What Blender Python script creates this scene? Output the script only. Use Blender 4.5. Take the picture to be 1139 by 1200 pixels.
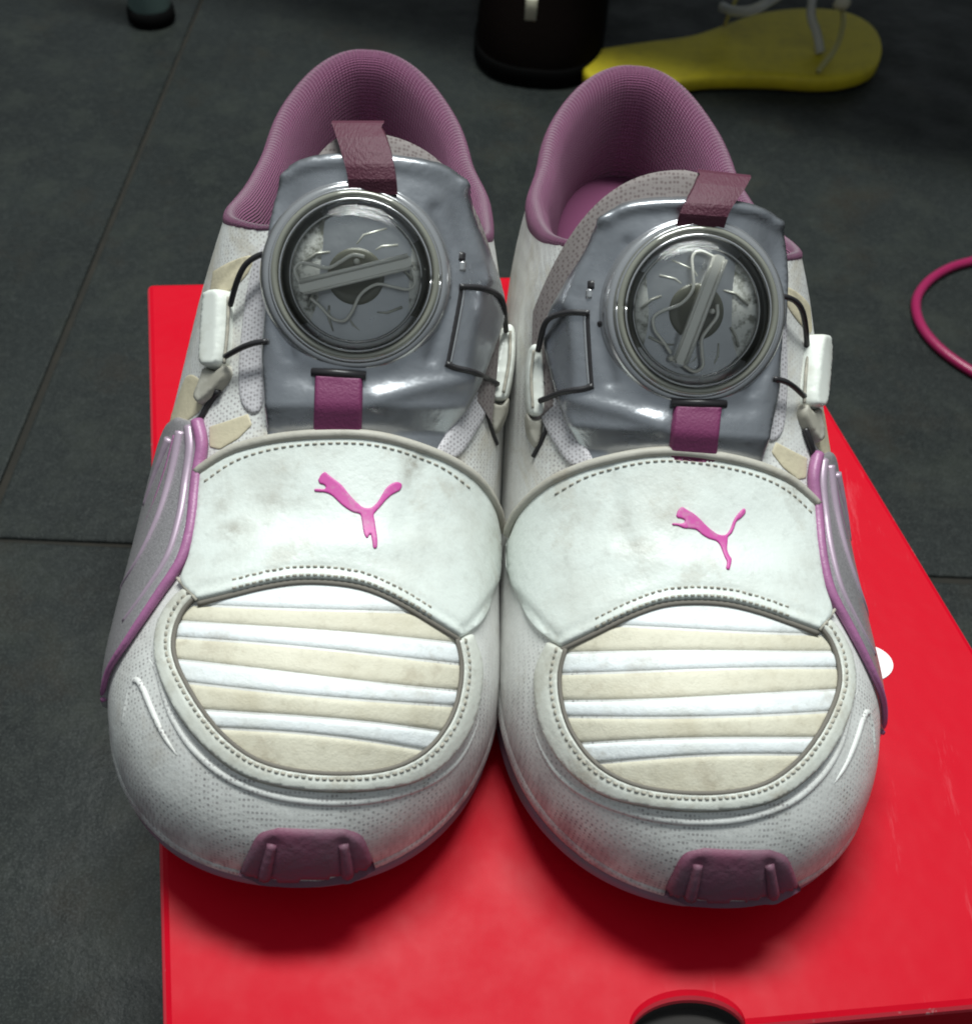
import bpy, bmesh, math, random
import numpy as np
from mathutils import Vector, Matrix, geometry
from mathutils.bvhtree import BVHTree

random.seed(7)
for o in list(bpy.data.objects):
    bpy.data.objects.remove(o)
SC = bpy.context.scene
COL = SC.collection
BH = 0.12                      # height of the shoe box: its lid top is the shoes' ground
EYE = Vector((0, 0, BH + 0.253))
FPX, PITCH, ROLL = 1300.0, math.radians(49), math.radians(4)

# ------------------------------------------------------------------ camera
_F = Vector((0, math.cos(PITCH), -math.sin(PITCH)))
_U = Vector((0, math.sin(PITCH), math.cos(PITCH)))
_R = Vector((1, 0, 0))
CR = _R * math.cos(ROLL) + _U * math.sin(ROLL)
CU = _U * math.cos(ROLL) - _R * math.sin(ROLL)
cam = bpy.data.cameras.new('camera')
cam.sensor_fit = 'VERTICAL'
cam.sensor_height = 24
cam.lens = 24 * FPX / 1200
cam.clip_start = 0.01
cam.clip_end = 50
cam.dof.use_dof = True
cam.dof.focus_distance = 0.275
cam.dof.aperture_fstop = 16
camo = bpy.data.objects.new('camera', cam)
COL.objects.link(camo)
camo.matrix_world = Matrix(((CR.x, CU.x, -_F.x, EYE.x), (CR.y, CU.y, -_F.y, EYE.y),
                            (CR.z, CU.z, -_F.z, EYE.z), (0, 0, 0, 1)))
SC.camera = camo

# ------------------------------------------------------------------ light
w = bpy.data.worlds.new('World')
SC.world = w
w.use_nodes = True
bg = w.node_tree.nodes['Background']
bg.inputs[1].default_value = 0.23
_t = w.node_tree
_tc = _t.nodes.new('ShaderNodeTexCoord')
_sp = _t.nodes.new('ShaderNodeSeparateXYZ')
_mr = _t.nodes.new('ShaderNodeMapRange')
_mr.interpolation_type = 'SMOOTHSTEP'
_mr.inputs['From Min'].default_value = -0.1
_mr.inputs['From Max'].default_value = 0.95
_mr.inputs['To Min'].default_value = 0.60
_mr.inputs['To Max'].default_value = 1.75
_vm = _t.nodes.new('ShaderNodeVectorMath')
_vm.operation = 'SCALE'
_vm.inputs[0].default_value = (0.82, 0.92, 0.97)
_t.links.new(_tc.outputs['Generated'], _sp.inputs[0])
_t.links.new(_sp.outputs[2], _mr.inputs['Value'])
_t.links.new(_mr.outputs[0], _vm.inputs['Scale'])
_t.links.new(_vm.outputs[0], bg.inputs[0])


def area(name, loc, target, sx, sy, power, col):
    l = bpy.data.lights.new(name, 'AREA')
    l.shape = 'RECTANGLE'
    l.size, l.size_y = sx, sy
    l.energy = power
    l.color = col
    o = bpy.data.objects.new(name, l)
    COL.objects.link(o)
    o.location = loc
    d = Vector(target) - Vector(loc)
    o.rotation_euler = d.to_track_quat('-Z', 'Y').to_euler()
    return o


area('ceiling_lamp', (0.03, 0.62, 1.45), (0.0, 0.16, BH), 0.70, 0.22, 27, (0.95, 1.0, 0.97))
SC.view_settings.view_transform = 'Standard'
SC.view_settings.look = 'None'
SC.view_settings.exposure = 0.0
SC.view_settings.gamma = 1.0
SC.cycles.filter_width = 1.9


# ------------------------------------------------------------------ materials
def lin(h):
    c = [int(h[i:i + 2], 16) / 255 for i in (0, 2, 4)]
    return tuple(x / 12.92 if x <= .04045 else ((x + .055) / 1.055) ** 2.4 for x in c)


class Mat:
    def __init__(s, name, col, rough=.5, metal=0, spec=.5):
        s.m = bpy.data.materials.new(name)
        s.m.use_nodes = True
        s.t = s.m.node_tree
        s.b = s.t.nodes['Principled BSDF']
        s.b.inputs['Base Color'].default_value = (*col, 1)
        s.b.inputs['Roughness'].default_value = rough
        s.b.inputs['Metallic'].default_value = metal
        s.b.inputs['Specular IOR Level'].default_value = spec
        s.col = None
        s.base = col
        s.h = None
        s._c = None

    def n(s, typ, **k):
        x = s.t.nodes.new(typ)
        for a, v in k.items():
            if a in x.inputs:
                x.inputs[a].default_value = v
            else:
                setattr(x, a, v)
        return x

    def co(s, kind='Object'):
        if s._c is None:
            s._c = s.n('ShaderNodeTexCoord')
        return s._c.outputs[kind]

    def noise(s, scale, detail=4, rough=.6, kind='Object', stretch=None):
        n = s.n('ShaderNodeTexNoise')
        n.inputs['Scale'].default_value = scale
        n.inputs['Detail'].default_value = detail
        n.inputs['Roughness'].default_value = rough
        src = s.co(kind)
        if stretch:
            mp = s.n('ShaderNodeMapping')
            mp.inputs['Scale'].default_value = stretch
            s.t.links.new(src, mp.inputs[0])
            src = mp.outputs[0]
        s.t.links.new(src, n.inputs['Vector'])
        return n.outputs['Fac']

    def ramp(s, fac, a, b, ca=0., cb=1.):
        r = s.n('ShaderNodeMapRange')
        r.inputs['From Min'].default_value = a
        r.inputs['From Max'].default_value = b
        r.inputs['To Min'].default_value = ca
        r.inputs['To Max'].default_value = cb
        s.t.links.new(fac, r.inputs['Value'])
        return r.outputs[0]

    def mul(s, a, b, op='MULTIPLY'):
        m = s.n('ShaderNodeMath', operation=op)
        for i, v in enumerate((a, b)):
            if isinstance(v, (int, float)):
                m.inputs[i].default_value = v
            else:
                s.t.links.new(v, m.inputs[i])
        return m.outputs[0]

    def mix(s, fac, col):
        m = s.n('ShaderNodeMix', data_type='RGBA')
        if s.col is None:
            m.inputs[6].default_value = (*s.base, 1)
        else:
            s.t.links.new(s.col, m.inputs[6])
        m.inputs[7].default_value = (*col, 1)
        s.t.links.new(fac, m.inputs[0])
        s.col = m.outputs[2]
        s.t.links.new(s.col, s.b.inputs['Base Color'])
        return s

    def bump(s, h, strength=.3, dist=.001):
        b = s.n('ShaderNodeBump')
        b.inputs['Strength'].default_value = strength
        b.inputs['Distance'].default_value = dist
        s.t.links.new(h, b.inputs['Height'])
        if s.h is not None:
            s.t.links.new(s.h, b.inputs['Normal'])
        s.h = b.outputs[0]
        s.t.links.new(s.h, s.b.inputs['Normal'])
        return s

    def rough(s, fac):
        s.t.links.new(fac, s.b.inputs['Roughness'])
        return s

    def voro(s, scale, feature='F1', kind='Object', rnd=1.0):
        v = s.n('ShaderNodeTexVoronoi', feature=feature)
        v.inputs['Scale'].default_value = scale
        v.inputs['Randomness'].default_value = rnd
        s.t.links.new(s.co(kind), v.inputs['Vector'])
        return v.outputs['Distance']

    def sep(s, kind='Object'):
        x = s.n('ShaderNodeSeparateXYZ')
        s.t.links.new(s.co(kind), x.inputs[0])
        return x.outputs


def leather(name, col, dirt, amount=.5, rough=.42):
    m = Mat(name, col, rough, 0, .45)
    m.mix(m.mul(m.ramp(m.noise(42, 6, .65), .48, .74), amount), dirt)
    m.mix(m.mul(m.ramp(m.noise(260, 4, .7), .55, .8), amount * .5), tuple(c * .6 for c in dirt))
    m.mix(m.mul(m.ramp(m.noise(75, 5, .75), .56, .70), amount * .55), (.33, .27, .19))
    m.bump(m.noise(900, 3, .6), .25, .0004)
    m.bump(m.noise(110, 3, .5), .25, .0012)
    m.rough(m.ramp(m.noise(70, 4), .3, .7, rough - .08, rough + .12))
    return m


WHITE = (.74, .77, .74)
DIRT = (.42, .39, .31)
M = {}
M['strap'] = leather('white strap leather', (.66, .70, .665), (.40, .39, .34), .55, .40)
M['trim'] = leather('white trim leather', (.60, .61, .56), (.33, .30, .23), .85, .42)
M['upper'] = leather('white synthetic upper', (.66, .66, .64), (.40, .38, .35), .5, .45)
m = M['upper']                                  # fine perforation over the low toe
sx = m.sep()
z = m.ramp(sx[2], .048, .040)
y = m.ramp(sx[1], .060, .040)
dots = m.ramp(m.voro(1050, rnd=.12), .42, .22)
patchy = m.ramp(m.noise(60, 3), .35, .6, .25, 1)
mask = m.mul(m.mul(z, y), m.mul(dots, patchy))
m.mix(m.mul(mask, .85), (.16, .14, .15))
m.bump(mask, -.5, .0006)
m.mix(m.mul(m.mul(m.ramp(sx[2], .032, .016), m.ramp(m.noise(90, 5, .7), .40, .62)), m.ramp(sx[1], .05, .02, 0, .9)), (.27, .20, .22))

qm = m.mul(m.ramp(sx[1], .074, .086), m.ramp(sx[2], .030, .042))     # woven mesh on the quarters
wq = m.ramp(m.voro(1150, rnd=.2), .46, .22)
qd = m.mul(qm, m.mul(wq, m.ramp(m.noise(35, 3), .38, .58, .15, .8)))
m.mix(qd, (.30, .27, .28))
m.bump(m.mul(qm, wq), -.5, .0006)
m.mix(m.mul(qm, m.ramp(m.noise(55, 5, .7, stretch=(1, .5, 2)), .50, .66, 0, .55)), (.46, .41, .32))

M['cream'] = leather('cream textile stripe', (.61, .575, .465), (.42, .37, .26), .8, .6)
M['white_stripe'] = leather('white textile stripe', (.74, .77, .78), (.50, .49, .43), .7, .5)
for k in ('cream', 'white_stripe'):
    M[k].bump(M[k].noise(2600, 2, .5, stretch=(.6, 1, 1)), .25, .0003)
M['beige'] = leather('beige quarter stripe', (.56, .50, .36), (.45, .40, .30), .5, .5)
M['silver'] = Mat('silver plastic plate', (.42, .43, .455), .22, .9, .6)
M['silver'].mix(M['silver'].ramp(M['silver'].noise(60, 4), .45, .75, 0, .4), (.30, .31, .345))
M['silver'].bump(M['silver'].noise(150, 3), .25, .001)
M['silver'].rough(M['silver'].ramp(M['silver'].noise(90, 5), .3, .7, .22, .38))
M['strip_silver'] = Mat('silver side strip', (.50, .475, .49), .32, .5, .5)
M['strip_silver'].mix(M['strip_silver'].ramp(M['strip_silver'].noise(1500, 2), .35, .7, 0, .5), (.24, .225, .235))
M['strip_silver'].bump(M['strip_silver'].noise(2200, 2), .4, .0004)
M['mauve'] = Mat('mauve piping', (.34, .125, .265), .42)
M['mauve'].mix(M['mauve'].ramp(M['mauve'].noise(120, 4), .45, .7, 0, .5), (.23, .10, .19))
M['mauve'].bump(M['mauve'].noise(700, 3), .3, .0005)
M['bumper'] = Mat('mauve rubber', (.175, .058, .10), .6)
M['bumper'].mix(M['bumper'].ramp(M['bumper'].noise(80, 5, .7), .40, .65, 0, .7), (.13, .075, .10))
M['bumper'].bump(M['bumper'].noise(500, 4), .4, .0006)
M['ridge'] = Mat('pale mauve silver ridge', (.44, .34, .42), .38, .35)
M['logo'] = Mat('magenta print', (.52, .06, .30), .45)
M['logo'].mix(M['logo'].ramp(M['logo'].noise(300, 4, .7), .52, .72, 0, .55), (.45, .30, .36))
M['tab'] = Mat('plum webbing tab', (.075, .010, .028), .62)
M['tab'].bump(M['tab'].noise(1800, 2, stretch=(1, .3, 1)), .5, .0006)
M['lower_tab'] = Mat('magenta plum strap', (.17, .026, .095), .55)
M['lower_tab'].bump(M['lower_tab'].noise(1500, 2), .3, .0005)
M['lining'] = Mat('pink mesh lining', (.30, .098, .20), .85, 0, .15)
m = M['lining']
uvs = m.sep('UV')
wv = m.mul(m.mul(uvs[1], 6.2832 * 56), 0, 'ADD')
rib = m.mul(wv, 0, 'SINE')
rib2 = m.mul(m.mul(uvs[0], 6.2832 * 210), 0, 'SINE')
hgt = m.mul(m.mul(rib, rib2, 'ADD'), .25)
m.mix(m.ramp(hgt, .1, -.35, 0, .45), (.20, .05, .13))
m.mix(m.ramp(m.noise(45, 4), .5, .72, 0, .5), (.25, .10, .17))
m.bump(hgt, 1.0, .0011)
M['lining'].b.inputs['Sheen Weight'].default_value = .25
M['mesh'] = Mat('grey white mesh', (.56, .54, .56), .75)
m = M['mesh']
dd = m.ramp(m.voro(1250, rnd=.25), .50, .22)
m.mix(m.mul(dd, .75), (.20, .18, .19))
m.bump(dd, -.6, .0006)
M['tongue'] = Mat('taupe tongue mesh', (.215, .19, .185), .9, 0, .1)
m = M['tongue']
dd = m.ramp(m.voro(1000, rnd=.3), .48, .22)
m.mix(m.mul(dd, .8), (.11, .085, .085))
m.bump(dd, -.8, .0008)
M['insole'] = Mat('dark pink insole', (.13, .04, .085), .9, 0, .1)
M['guide'] = Mat('white nylon guide', (.76, .78, .73), .35)
M['guide'].mix(M['guide'].ramp(M['guide'].noise(140, 4), .5, .75, 0, .5), (.46, .44, .36))
M['guide_dark'] = Mat('grey guide anchor', (.34, .32, .27), .55)
M['guide_dark'].mix(M['guide_dark'].ramp(M['guide_dark'].noise(160, 4), .45, .7), (.50, .48, .42))
M['wire'] = Mat('black coated wire', (.02, .018, .02), .4)
M['seam'] = Mat('grimy seam thread', (.27, .255, .215), .8)
M['seam'].mix(M['seam'].ramp(M['seam'].noise(400, 3), .4, .6), (.40, .37, .31))
M['seam_dark'] = Mat('dark seam edge', (.15, .135, .115), .8)
M['binding'] = leather('taupe edge binding', (.42, .40, .35), (.26, .24, .20), .6, .6)
M['outsole'] = Mat('mauve grey outsole', (.24, .13, .18), .6)
M['outsole'].mix(M['outsole'].ramp(M['outsole'].noise(60, 4), .4, .65), (.20, .15, .17))
M['bezel'] = Mat('smoky grey bezel', (.24, .24, .20), .07, .2, .7)
M['bezel'].b.inputs['Coat Weight'].default_value = .8
M['bezel'].b.inputs['Coat Roughness'].default_value = .06
M['bezel_rim'] = Mat('bright bezel rim', (.52, .52, .53), .18, .8, .6)
M['disc_floor'] = Mat('grey disc floor', (.74, .745, .72), .35, .05)
M['disc_floor'].mix(M['disc_floor'].ramp(M['disc_floor'].noise(260, 4, .7), .48, .62), (.20, .20, .17))
M['rib'] = Mat('pale disc rib', (.55, .55, .50), .3, .3)
M['well'] = Mat('dark olive well', (.10, .10, .075), .15, .1, .6)
M['steel'] = Mat('steel spring wire', (.88, .87, .82), .2, .1)
M['core'] = Mat('dark olive spool', (.13, .13, .10), .3)
M['bar'] = Mat('clear grey handle', (.82, .81, .76), .10, .15, .8)
M['bar'].b.inputs['Coat Weight'].default_value = 1


def clear_mat():
    m = bpy.data.materials.new('clear plastic dome')
    m.use_nodes = True
    t = m.node_tree
    t.nodes.clear()
    out = t.nodes.new('ShaderNodeOutputMaterial')
    mx = t.nodes.new('ShaderNodeMixShader')
    tr = t.nodes.new('ShaderNodeBsdfTransparent')
    tr.inputs[0].default_value = (.97, .97, .95, 1)
    gl = t.nodes.new('ShaderNodeBsdfGlossy')
    gl.inputs['Roughness'].default_value = .05
    fr = t.nodes.new('ShaderNodeFresnel')
    fr.inputs[0].default_value = 1.49
    nz = t.nodes.new('ShaderNodeTexNoise')
    nz.inputs['Scale'].default_value = 260
    bp = t.nodes.new('ShaderNodeBump')
    bp.inputs['Strength'].default_value = .12
    bp.inputs['Distance'].default_value = .0006
    t.links.new(nz.outputs[0], bp.inputs['Height'])
    t.links.new(bp.outputs[0], gl.inputs['Normal'])
    t.links.new(bp.outputs[0], fr.inputs['Normal'])
    t.links.new(fr.outputs[0], mx.inputs[0])
    t.links.new(tr.outputs[0], mx.inputs[1])
    t.links.new(gl.outputs[0], mx.inputs[2])
    t.links.new(mx.outputs[0], out.inputs[0])
    return m


class _W:
    pass


M['clear'] = _W()
M['clear'].m = clear_mat()

M['card'] = Mat('red printed card', (.50, .0, .012), .50, 0, .12)
M['card'].mix(M['card'].ramp(M['card'].noise(28, 5, .6), .45, .8, 0, .22), (.53, .002, .018))
M['card'].mix(M['card'].mul(M['card'].ramp(M['card'].noise(90, 6, .8, stretch=(1, .12, 1)), .62, .72), .35), (.60, .10, .12))
M['card'].bump(M['card'].noise(18, 4), .25, .004)
M['card'].rough(M['card'].ramp(M['card'].noise(40, 4), .3, .7, .40, .58))
M['card_edge'] = Mat('worn red card edge', (.62, .03, .05), .6)
M['card_edge'].mix(M['card_edge'].ramp(M['card_edge'].noise(220, 5, .7), .62, .70), (.70, .42, .42))
M['card_in'] = Mat('dark box inside', (.02, .017, .016), .9)
M['print'] = Mat('white print', (.80, .79, .80), .5)
M['tile'] = Mat('dark slate tile', (.0065, .0085, .0085), .6, 0, .2)
m = M['tile']
m.mix(m.ramp(m.noise(7, 6, .65), .40, .68), (.013, .0165, .016))
m.mix(m.mul(m.ramp(m.noise(26, 6, .7), .48, .66), .8), (.023, .027, .022))
m.mix(m.mul(m.ramp(m.noise(240, 4, .8), .50, .70), .7), (.030, .034, .032))
m.mix(m.mul(m.ramp(m.noise(12, 5, .7), .55, .70), .7), (.019, .015, .010))
m.mix(m.mul(m.ramp(m.noise(1100, 2, .8), .50, .68), .75), (.050, .056, .053))
m.bump(m.noise(45, 6, .7), .35, .003)
m.rough(m.ramp(m.noise(20, 5), .3, .7, .42, .7))
M['grout'] = Mat('brown grout', (.011, .010, .007), .9)
M['grout'].mix(M['grout'].ramp(M['grout'].noise(60, 4), .4, .7), (.018, .015, .010))
M['yellow'] = Mat('yellow foam', (.55, .45, .012), .6)
M['yellow'].mix(M['yellow'].ramp(M['yellow'].noise(55, 5, .7), .42, .7), (.42, .34, .012))
M['yellow'].bump(M['yellow'].noise(700, 2), .3, .0006)
M['clear_strap'] = Mat('milky plastic strap', (.55, .56, .53), .25)
M['clear_strap'].b.inputs['Transmission Weight'].default_value = .5
M['strap_gold'] = Mat('yellowish plastic strap', (.36, .33, .12), .3)
M['brown'] = Mat('dark brown leather', (.004, .0026, .0022), .8, 0, .03)
M['brown'].bump(M['brown'].noise(180, 4), .3, .001)
M['blacksole'] = Mat('black rubber sole', (.004, .004, .004), .85, 0, .03)
M['tag'] = Mat('pale tag', (.45, .43, .33), .6)
M['leg_paint'] = Mat('green grey painted leg', (.10, .15, .14), .35)
M['cable'] = Mat('magenta cable', (.28, .012, .075), .35)
M['cable'].bump(M['cable'].noise(300, 3), .2, .0006)


# ------------------------------------------------------------------ mesh helpers
def mesh_of(name, V, F, uv=None, smooth=True, mirror=False):
    me = bpy.data.meshes.new(name)
    if mirror:
        V = [(-v[0], v[1], v[2]) for v in V]
        F = [tuple(reversed(f)) for f in F]
    me.from_pydata([tuple(v) for v in V], [], [tuple(f) for f in F])
    if uv is not None:
        l = me.uv_layers.new(name='UVMap')
        idx = np.zeros(len(me.loops), dtype=np.int32)
        me.loops.foreach_get('vertex_index', idx)
        l.data.foreach_set('uv', np.asarray(uv, dtype=np.float32)[idx].ravel())
    if smooth:
        me.polygons.foreach_set('use_smooth', [True] * len(me.polygons))
    me.update()
    return me


def link(name, me, mat, parent=None, kind=None):
    o = bpy.data.objects.new(name, me)
    COL.objects.link(o)
    if me is not None and mat is not None and not me.materials:
        for mm in (mat if isinstance(mat, (list, tuple)) else [mat]):
            me.materials.append(M[mm].m)
    if parent:
        o.parent = parent
    if kind:
        o['kind'] = kind
    return o


def tag(o, label, cat, group=None):
    o['label'] = label
    o['category'] = cat
    if group:
        o['group'] = group
    return o


def grid_faces(nr, nc, wrap=False, off=0):
    F = []
    for i in range(nr - 1):
        for j in range(nc if wrap else nc - 1):
            k = (j + 1) % nc
            F.append((off + i * nc + j, off + i * nc + k, off + (i + 1) * nc + k, off + (i + 1) * nc + j))
    return F


def crom(P, n=10, closed=False):
    P = [np.array(p, dtype=float) for p in P]
    out = []
    N = len(P)
    for i in range(N if closed else N - 1):
        if closed:
            a, b, c, d = P[(i - 1) % N], P[i], P[(i + 1) % N], P[(i + 2) % N]
        else:
            b, c = P[i], P[i + 1]
            a = P[i - 1] if i > 0 else 2 * b - c
            d = P[i + 2] if i + 2 < N else 2 * c - b
        for k in range(n):
            t = k / n
            out.append(.5 * (2 * b + (c - a) * t + (2 * a - 5 * b + 4 * c - d) * t * t + (3 * b - a - 3 * c + d) * t ** 3))
    if not closed:
        out.append(P[-1])
    return out


def resample(P, step, closed=False):
    P = np.array(P)
    if closed:
        P = np.vstack([P, P[:1]])
    d = np.r_[0, np.cumsum(np.linalg.norm(np.diff(P, axis=0), axis=1))]
    n = max(2, int(round(d[-1] / step)))
    s = np.linspace(0, d[-1], n + 1)
    Q = np.stack([np.interp(s, d, P[:, k]) for k in range(P.shape[1])], 1)
    return Q[:-1] if closed else Q


def key(y, K):
    xs = [k[0] for k in K]
    ys = [k[1] for k in K]
    if y <= xs[0]:
        return ys[0]
    if y >= xs[-1]:
        return ys[-1]
    i = max(j for j in range(len(xs)) if xs[j] <= y)
    i = min(i, len(xs) - 2)

    def slope(j):
        if j == 0:
            return (ys[1] - ys[0]) / (xs[1] - xs[0])
        if j == len(xs) - 1:
            return (ys[-1] - ys[-2]) / (xs[-1] - xs[-2])
        a = (ys[j] - ys[j - 1]) / (xs[j] - xs[j - 1])
        b = (ys[j + 1] - ys[j]) / (xs[j + 1] - xs[j])
        return 0 if a * b <= 0 else 2 * a * b / (a + b)
    h = xs[i + 1] - xs[i]
    t = (y - xs[i]) / h
    m0, m1 = slope(i) * h, slope(i + 1) * h
    return (2 * t ** 3 - 3 * t * t + 1) * ys[i] + (t ** 3 - 2 * t * t + t) * m0 + (3 * t * t - 2 * t ** 3) * ys[i + 1] + (t ** 3 - t * t) * m1


def tube_geo(pts, r, seg=8, flat=None):
    pts = [Vector(p) for p in pts]
    V, F = [], []
    prev = None
    n = len(pts)
    for i, p in enumerate(pts):
        t = (pts[min(i + 1, n - 1)] - pts[max(i - 1, 0)]).normalized()
        if prev is None:
            a = t.orthogonal().normalized()
        else:
            a = (prev - t * prev.dot(t)).normalized()
        prev = a
        b = t.cross(a)
        rr = r(i / (n - 1)) if callable(r) else r
        for k in range(seg):
            th = 2 * math.pi * k / seg
            V.append(p + (a * math.cos(th) + b * math.sin(th)) * rr)
    F = grid_faces(n, seg, True)
    F.append(tuple(reversed(range(seg))))
    F.append(tuple((n - 1) * seg + k for k in range(seg)))
    return V, F


def frame(n, hint=(1, 0, 0)):
    n = Vector(n).normalized()
    x = Vector(hint)
    x = (x - n * x.dot(n)).normalized()
    return x, n.cross(x), n


# ------------------------------------------------------------------ floor
def look(px, py):
    x, y = px - 569.5, py - 600
    return (_F + CR * (x / FPX) - CU * (y / FPX))


def on_plane(px, py, z):
    d = look(px, py)
    return EYE + d * ((z - EYE.z) / d.z)


fl = bpy.data.meshes.new('floor')
fl = mesh_of('floor', [(-4, -3, -.0016), (4, -3, -.0016), (4, 6, -.0016), (-4, 6, -.0016)], [(0, 1, 2, 3)], smooth=False)
floor = link('floor', fl, 'grout')
floor['kind'] = 'structure'
TS, TT = .62, .62
bm = bmesh.new()
bmesh.ops.create_cube(bm, size=1)
for v in bm.verts:
    v.co = Vector((v.co.x * (TS - .003), v.co.y * (TT - .003), v.co.z * .012 - .006))
bmesh.ops.bevel(bm, geom=[e for e in bm.edges], offset=.0012, segments=2, affect='EDGES', profile=.5)
tile_me = bpy.data.meshes.new('tile')
bm.to_mesh(tile_me)
bm.free()
gx = on_plane(96, 342, 0)
gy = on_plane(60, 636, 0)
gang = math.radians(2.0)
ux = Vector((math.cos(gang), math.sin(gang), 0))
uy = Vector((-math.sin(gang), math.cos(gang), 0))
corner = Vector((gx.x + math.tan(gang) * (gx.y - gy.y), gy.y, 0))
for i in range(-3, 3):
    for j in range(-2, 4):
        c = corner + ux * (TS * (i + .5)) + uy * (TT * (j + .5))
        t = link('tile', tile_me, 'tile', floor)
        t.location = (c.x, c.y, random.uniform(-.0003, .0003))
        t.rotation_euler = (0, 0, gang + random.choice((0, math.pi)) + random.uniform(-.002, .002))

# ------------------------------------------------------------------ shoe box
box = link('shoe_box', None, None)
tag(box, 'red cardboard shoe box lying closed under the two sneakers', 'shoe box')
pBL, pFL, pFR = (on_plane(*p, BH) for p in ((172, 332), (191, 1268), (1385, 1160)))
pBR = pBL + (pFR - pFL) * .985
notch_c = on_plane(808, 1213, BH)
ctr = (pBL + pFL + pFR + pBR) / 4
box.location = (ctr.x, ctr.y, 0)


def inset(poly, d):
    out = []
    n = len(poly)
    for i in range(n):
        a, b, c = poly[i - 1], poly[i], poly[(i + 1) % n]
        e1, e2 = (b - a).normalized(), (c - b).normalized()
        n1, n2 = Vector((-e1.y, e1.x)), Vector((-e2.y, e2.x))
        k = (n1 + n2) / (1 + n1.dot(n2))
        out.append(b + k * d)
    return out


Q = [Vector((p.x - ctr.x, p.y - ctr.y)) for p in (pFL, pFR, pBR, pBL)]      # counter-clockwise


def rounded(poly, r, n=5):
    out = []
    for i in range(len(poly)):
        a, b, c = poly[i - 1], poly[i], poly[(i + 1) % len(poly)]
        p, q = b + (a - b).normalized() * r, b + (c - b).normalized() * r
        for k in range(n + 1):
            t = k / n
            out.append(p * (1 - t) ** 2 + b * 2 * t * (1 - t) + q * t * t)
    return out


base = rounded(Q, .0025)
# notch: a thumb hole cut into the front edge of the lid top
e = (Q[1] - Q[0]).normalized()
nrm = Vector((-e.y, e.x))
nc = Vector((notch_c.x - ctr.x, notch_c.y - ctr.y))
s0 = (nc - Q[0]).dot(e)
RN = .0128


def lid_ring(d, cut=True):
    """outline of the lid top inset by d, with the notch bitten out of the front edge"""
    P = rounded(inset(Q, d), max(.0025 - d, .0006))
    if not cut:
        return P
    out = []
    for i, p in enumerate(P):
        out.append(p)
        if i == 5:            # last point of the first rounded corner: the front edge follows
            for k in range(25):
                th = math.pi * (1 - k / 24)
                out.append(Q[0] + e * (s0 + RN * math.cos(th)) + nrm * (d + RN * .56 * math.sin(th)))
    return out


rings = [(.0, -.0022), (.0003, -.0012), (.001, -.0004), (.0022, 0.0)]
V, F = [], []
for d, dz in rings:
    V += [(p.x, p.y, BH + dz) for p in lid_ring(d)]
nr = len(V) // len(rings)
mi = []
for i in range(len(rings) - 1):
    for j in range(nr):
        k = (j + 1) % nr
        F.append((i * nr + j, i * nr + k, (i + 1) * nr + k, (i + 1) * nr + j))
        mi.append(1 if i < 2 else 0)
P2 = [Vector((p.x, p.y, 0)) for p in lid_ring(.0022)]
for tri in geometry.tessellate_polygon([P2]):
    a, b, c = [3 * nr + t for t in tri]
    F.append((a, b, c))
    mi.append(0)
# rim of the lid, with the notch carried down
off = len(V)
P0 = lid_ring(0)
V += [(p.x, p.y, BH - .035) for p in P0]
for j in range(nr):
    k = (j + 1) % nr
    pa, pb = P0[j], P0[k]
    F.append((off + j, off + k, k, j))
    mi.append(2 if 6 <= j < 30 else 0)
me = mesh_of('lid', V, F, smooth=False)
for q in ('card', 'card_edge', 'card_in'):
    me.materials.append(M[q].m)
me.polygons.foreach_set('material_index', mi)
bm = bmesh.new()
bm.from_mesh(me)
bmesh.ops.recalc_face_normals(bm, faces=bm.faces)
bm.to_mesh(me)
bm.free()
lid = link('lid', me, None, box)
P3 = inset(Q, .0016)
V = [(p.x, p.y, z) for z in (.001, BH - .006) for p in P3]
bx = link('box_body', mesh_of('box_body', V, [(0, 1, 5, 4), (1, 2, 6, 5), (2, 3, 7, 6), (3, 0, 4, 7), (0, 3, 2, 1), (4, 5, 6, 7)], smooth=False), ('card', 'card_in'), box)
bx.data.polygons[5].material_index = 1
# white print on the lid, its rounded end showing beside the right shoe
pc = on_plane(1010, 777, BH)
V = [(0, 0, 0)] + [(.0085 * math.cos(a) * (1 if math.cos(a) > 0 else 2.2), .0062 * math.sin(a), 0) for a in [2 * math.pi * k / 40 for k in range(40)]]
pr = link('print', mesh_of('print', V, [(0, k + 1, (k + 1) % 40 + 1) for k in range(40)], smooth=False), 'print', lid)
pr.location = (pc.x - ctr.x, pc.y - ctr.y, BH + .0003)
pr.rotation_euler = (0, 0, math.radians(8))

# ------------------------------------------------------------------ the sneaker: body surface
# local frame: origin under the toe tip, +y towards the heel, -x the outer side, z up from the lid
LEN = .260
WL = [(0, .047), (.03, .0480), (.055, .0490), (.09, .0475), (.12, .0435), (.15, .0385), (.18, .0325), (.21, .0295), (.262, .0275)]
WR = [(0, .0425), (.03, .0445), (.06, .0460), (.09, .0455), (.12, .0462), (.15, .0445), (.18, .0425), (.21, .0360), (.262, .029)]
XO = [(0, 0), (.04, .001), (.084, .003), (.11, .0045), (.14, .0045), (.18, .0015), (.262, 0)]
ZR = [(0, .044), (.012, .0460), (.03, .0505), (.055, .0555), (.07, .0605), (.084, .0670), (.096, .0765), (.125, .1050), (.133, .1110), (.145, .1150), (.17, .117), (.262, .117)]
ZB = [(0, .017), (.03, .014), (.06, .015), (.1, .020), (.15, .026), (.2, .030), (.262, .032)]
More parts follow.
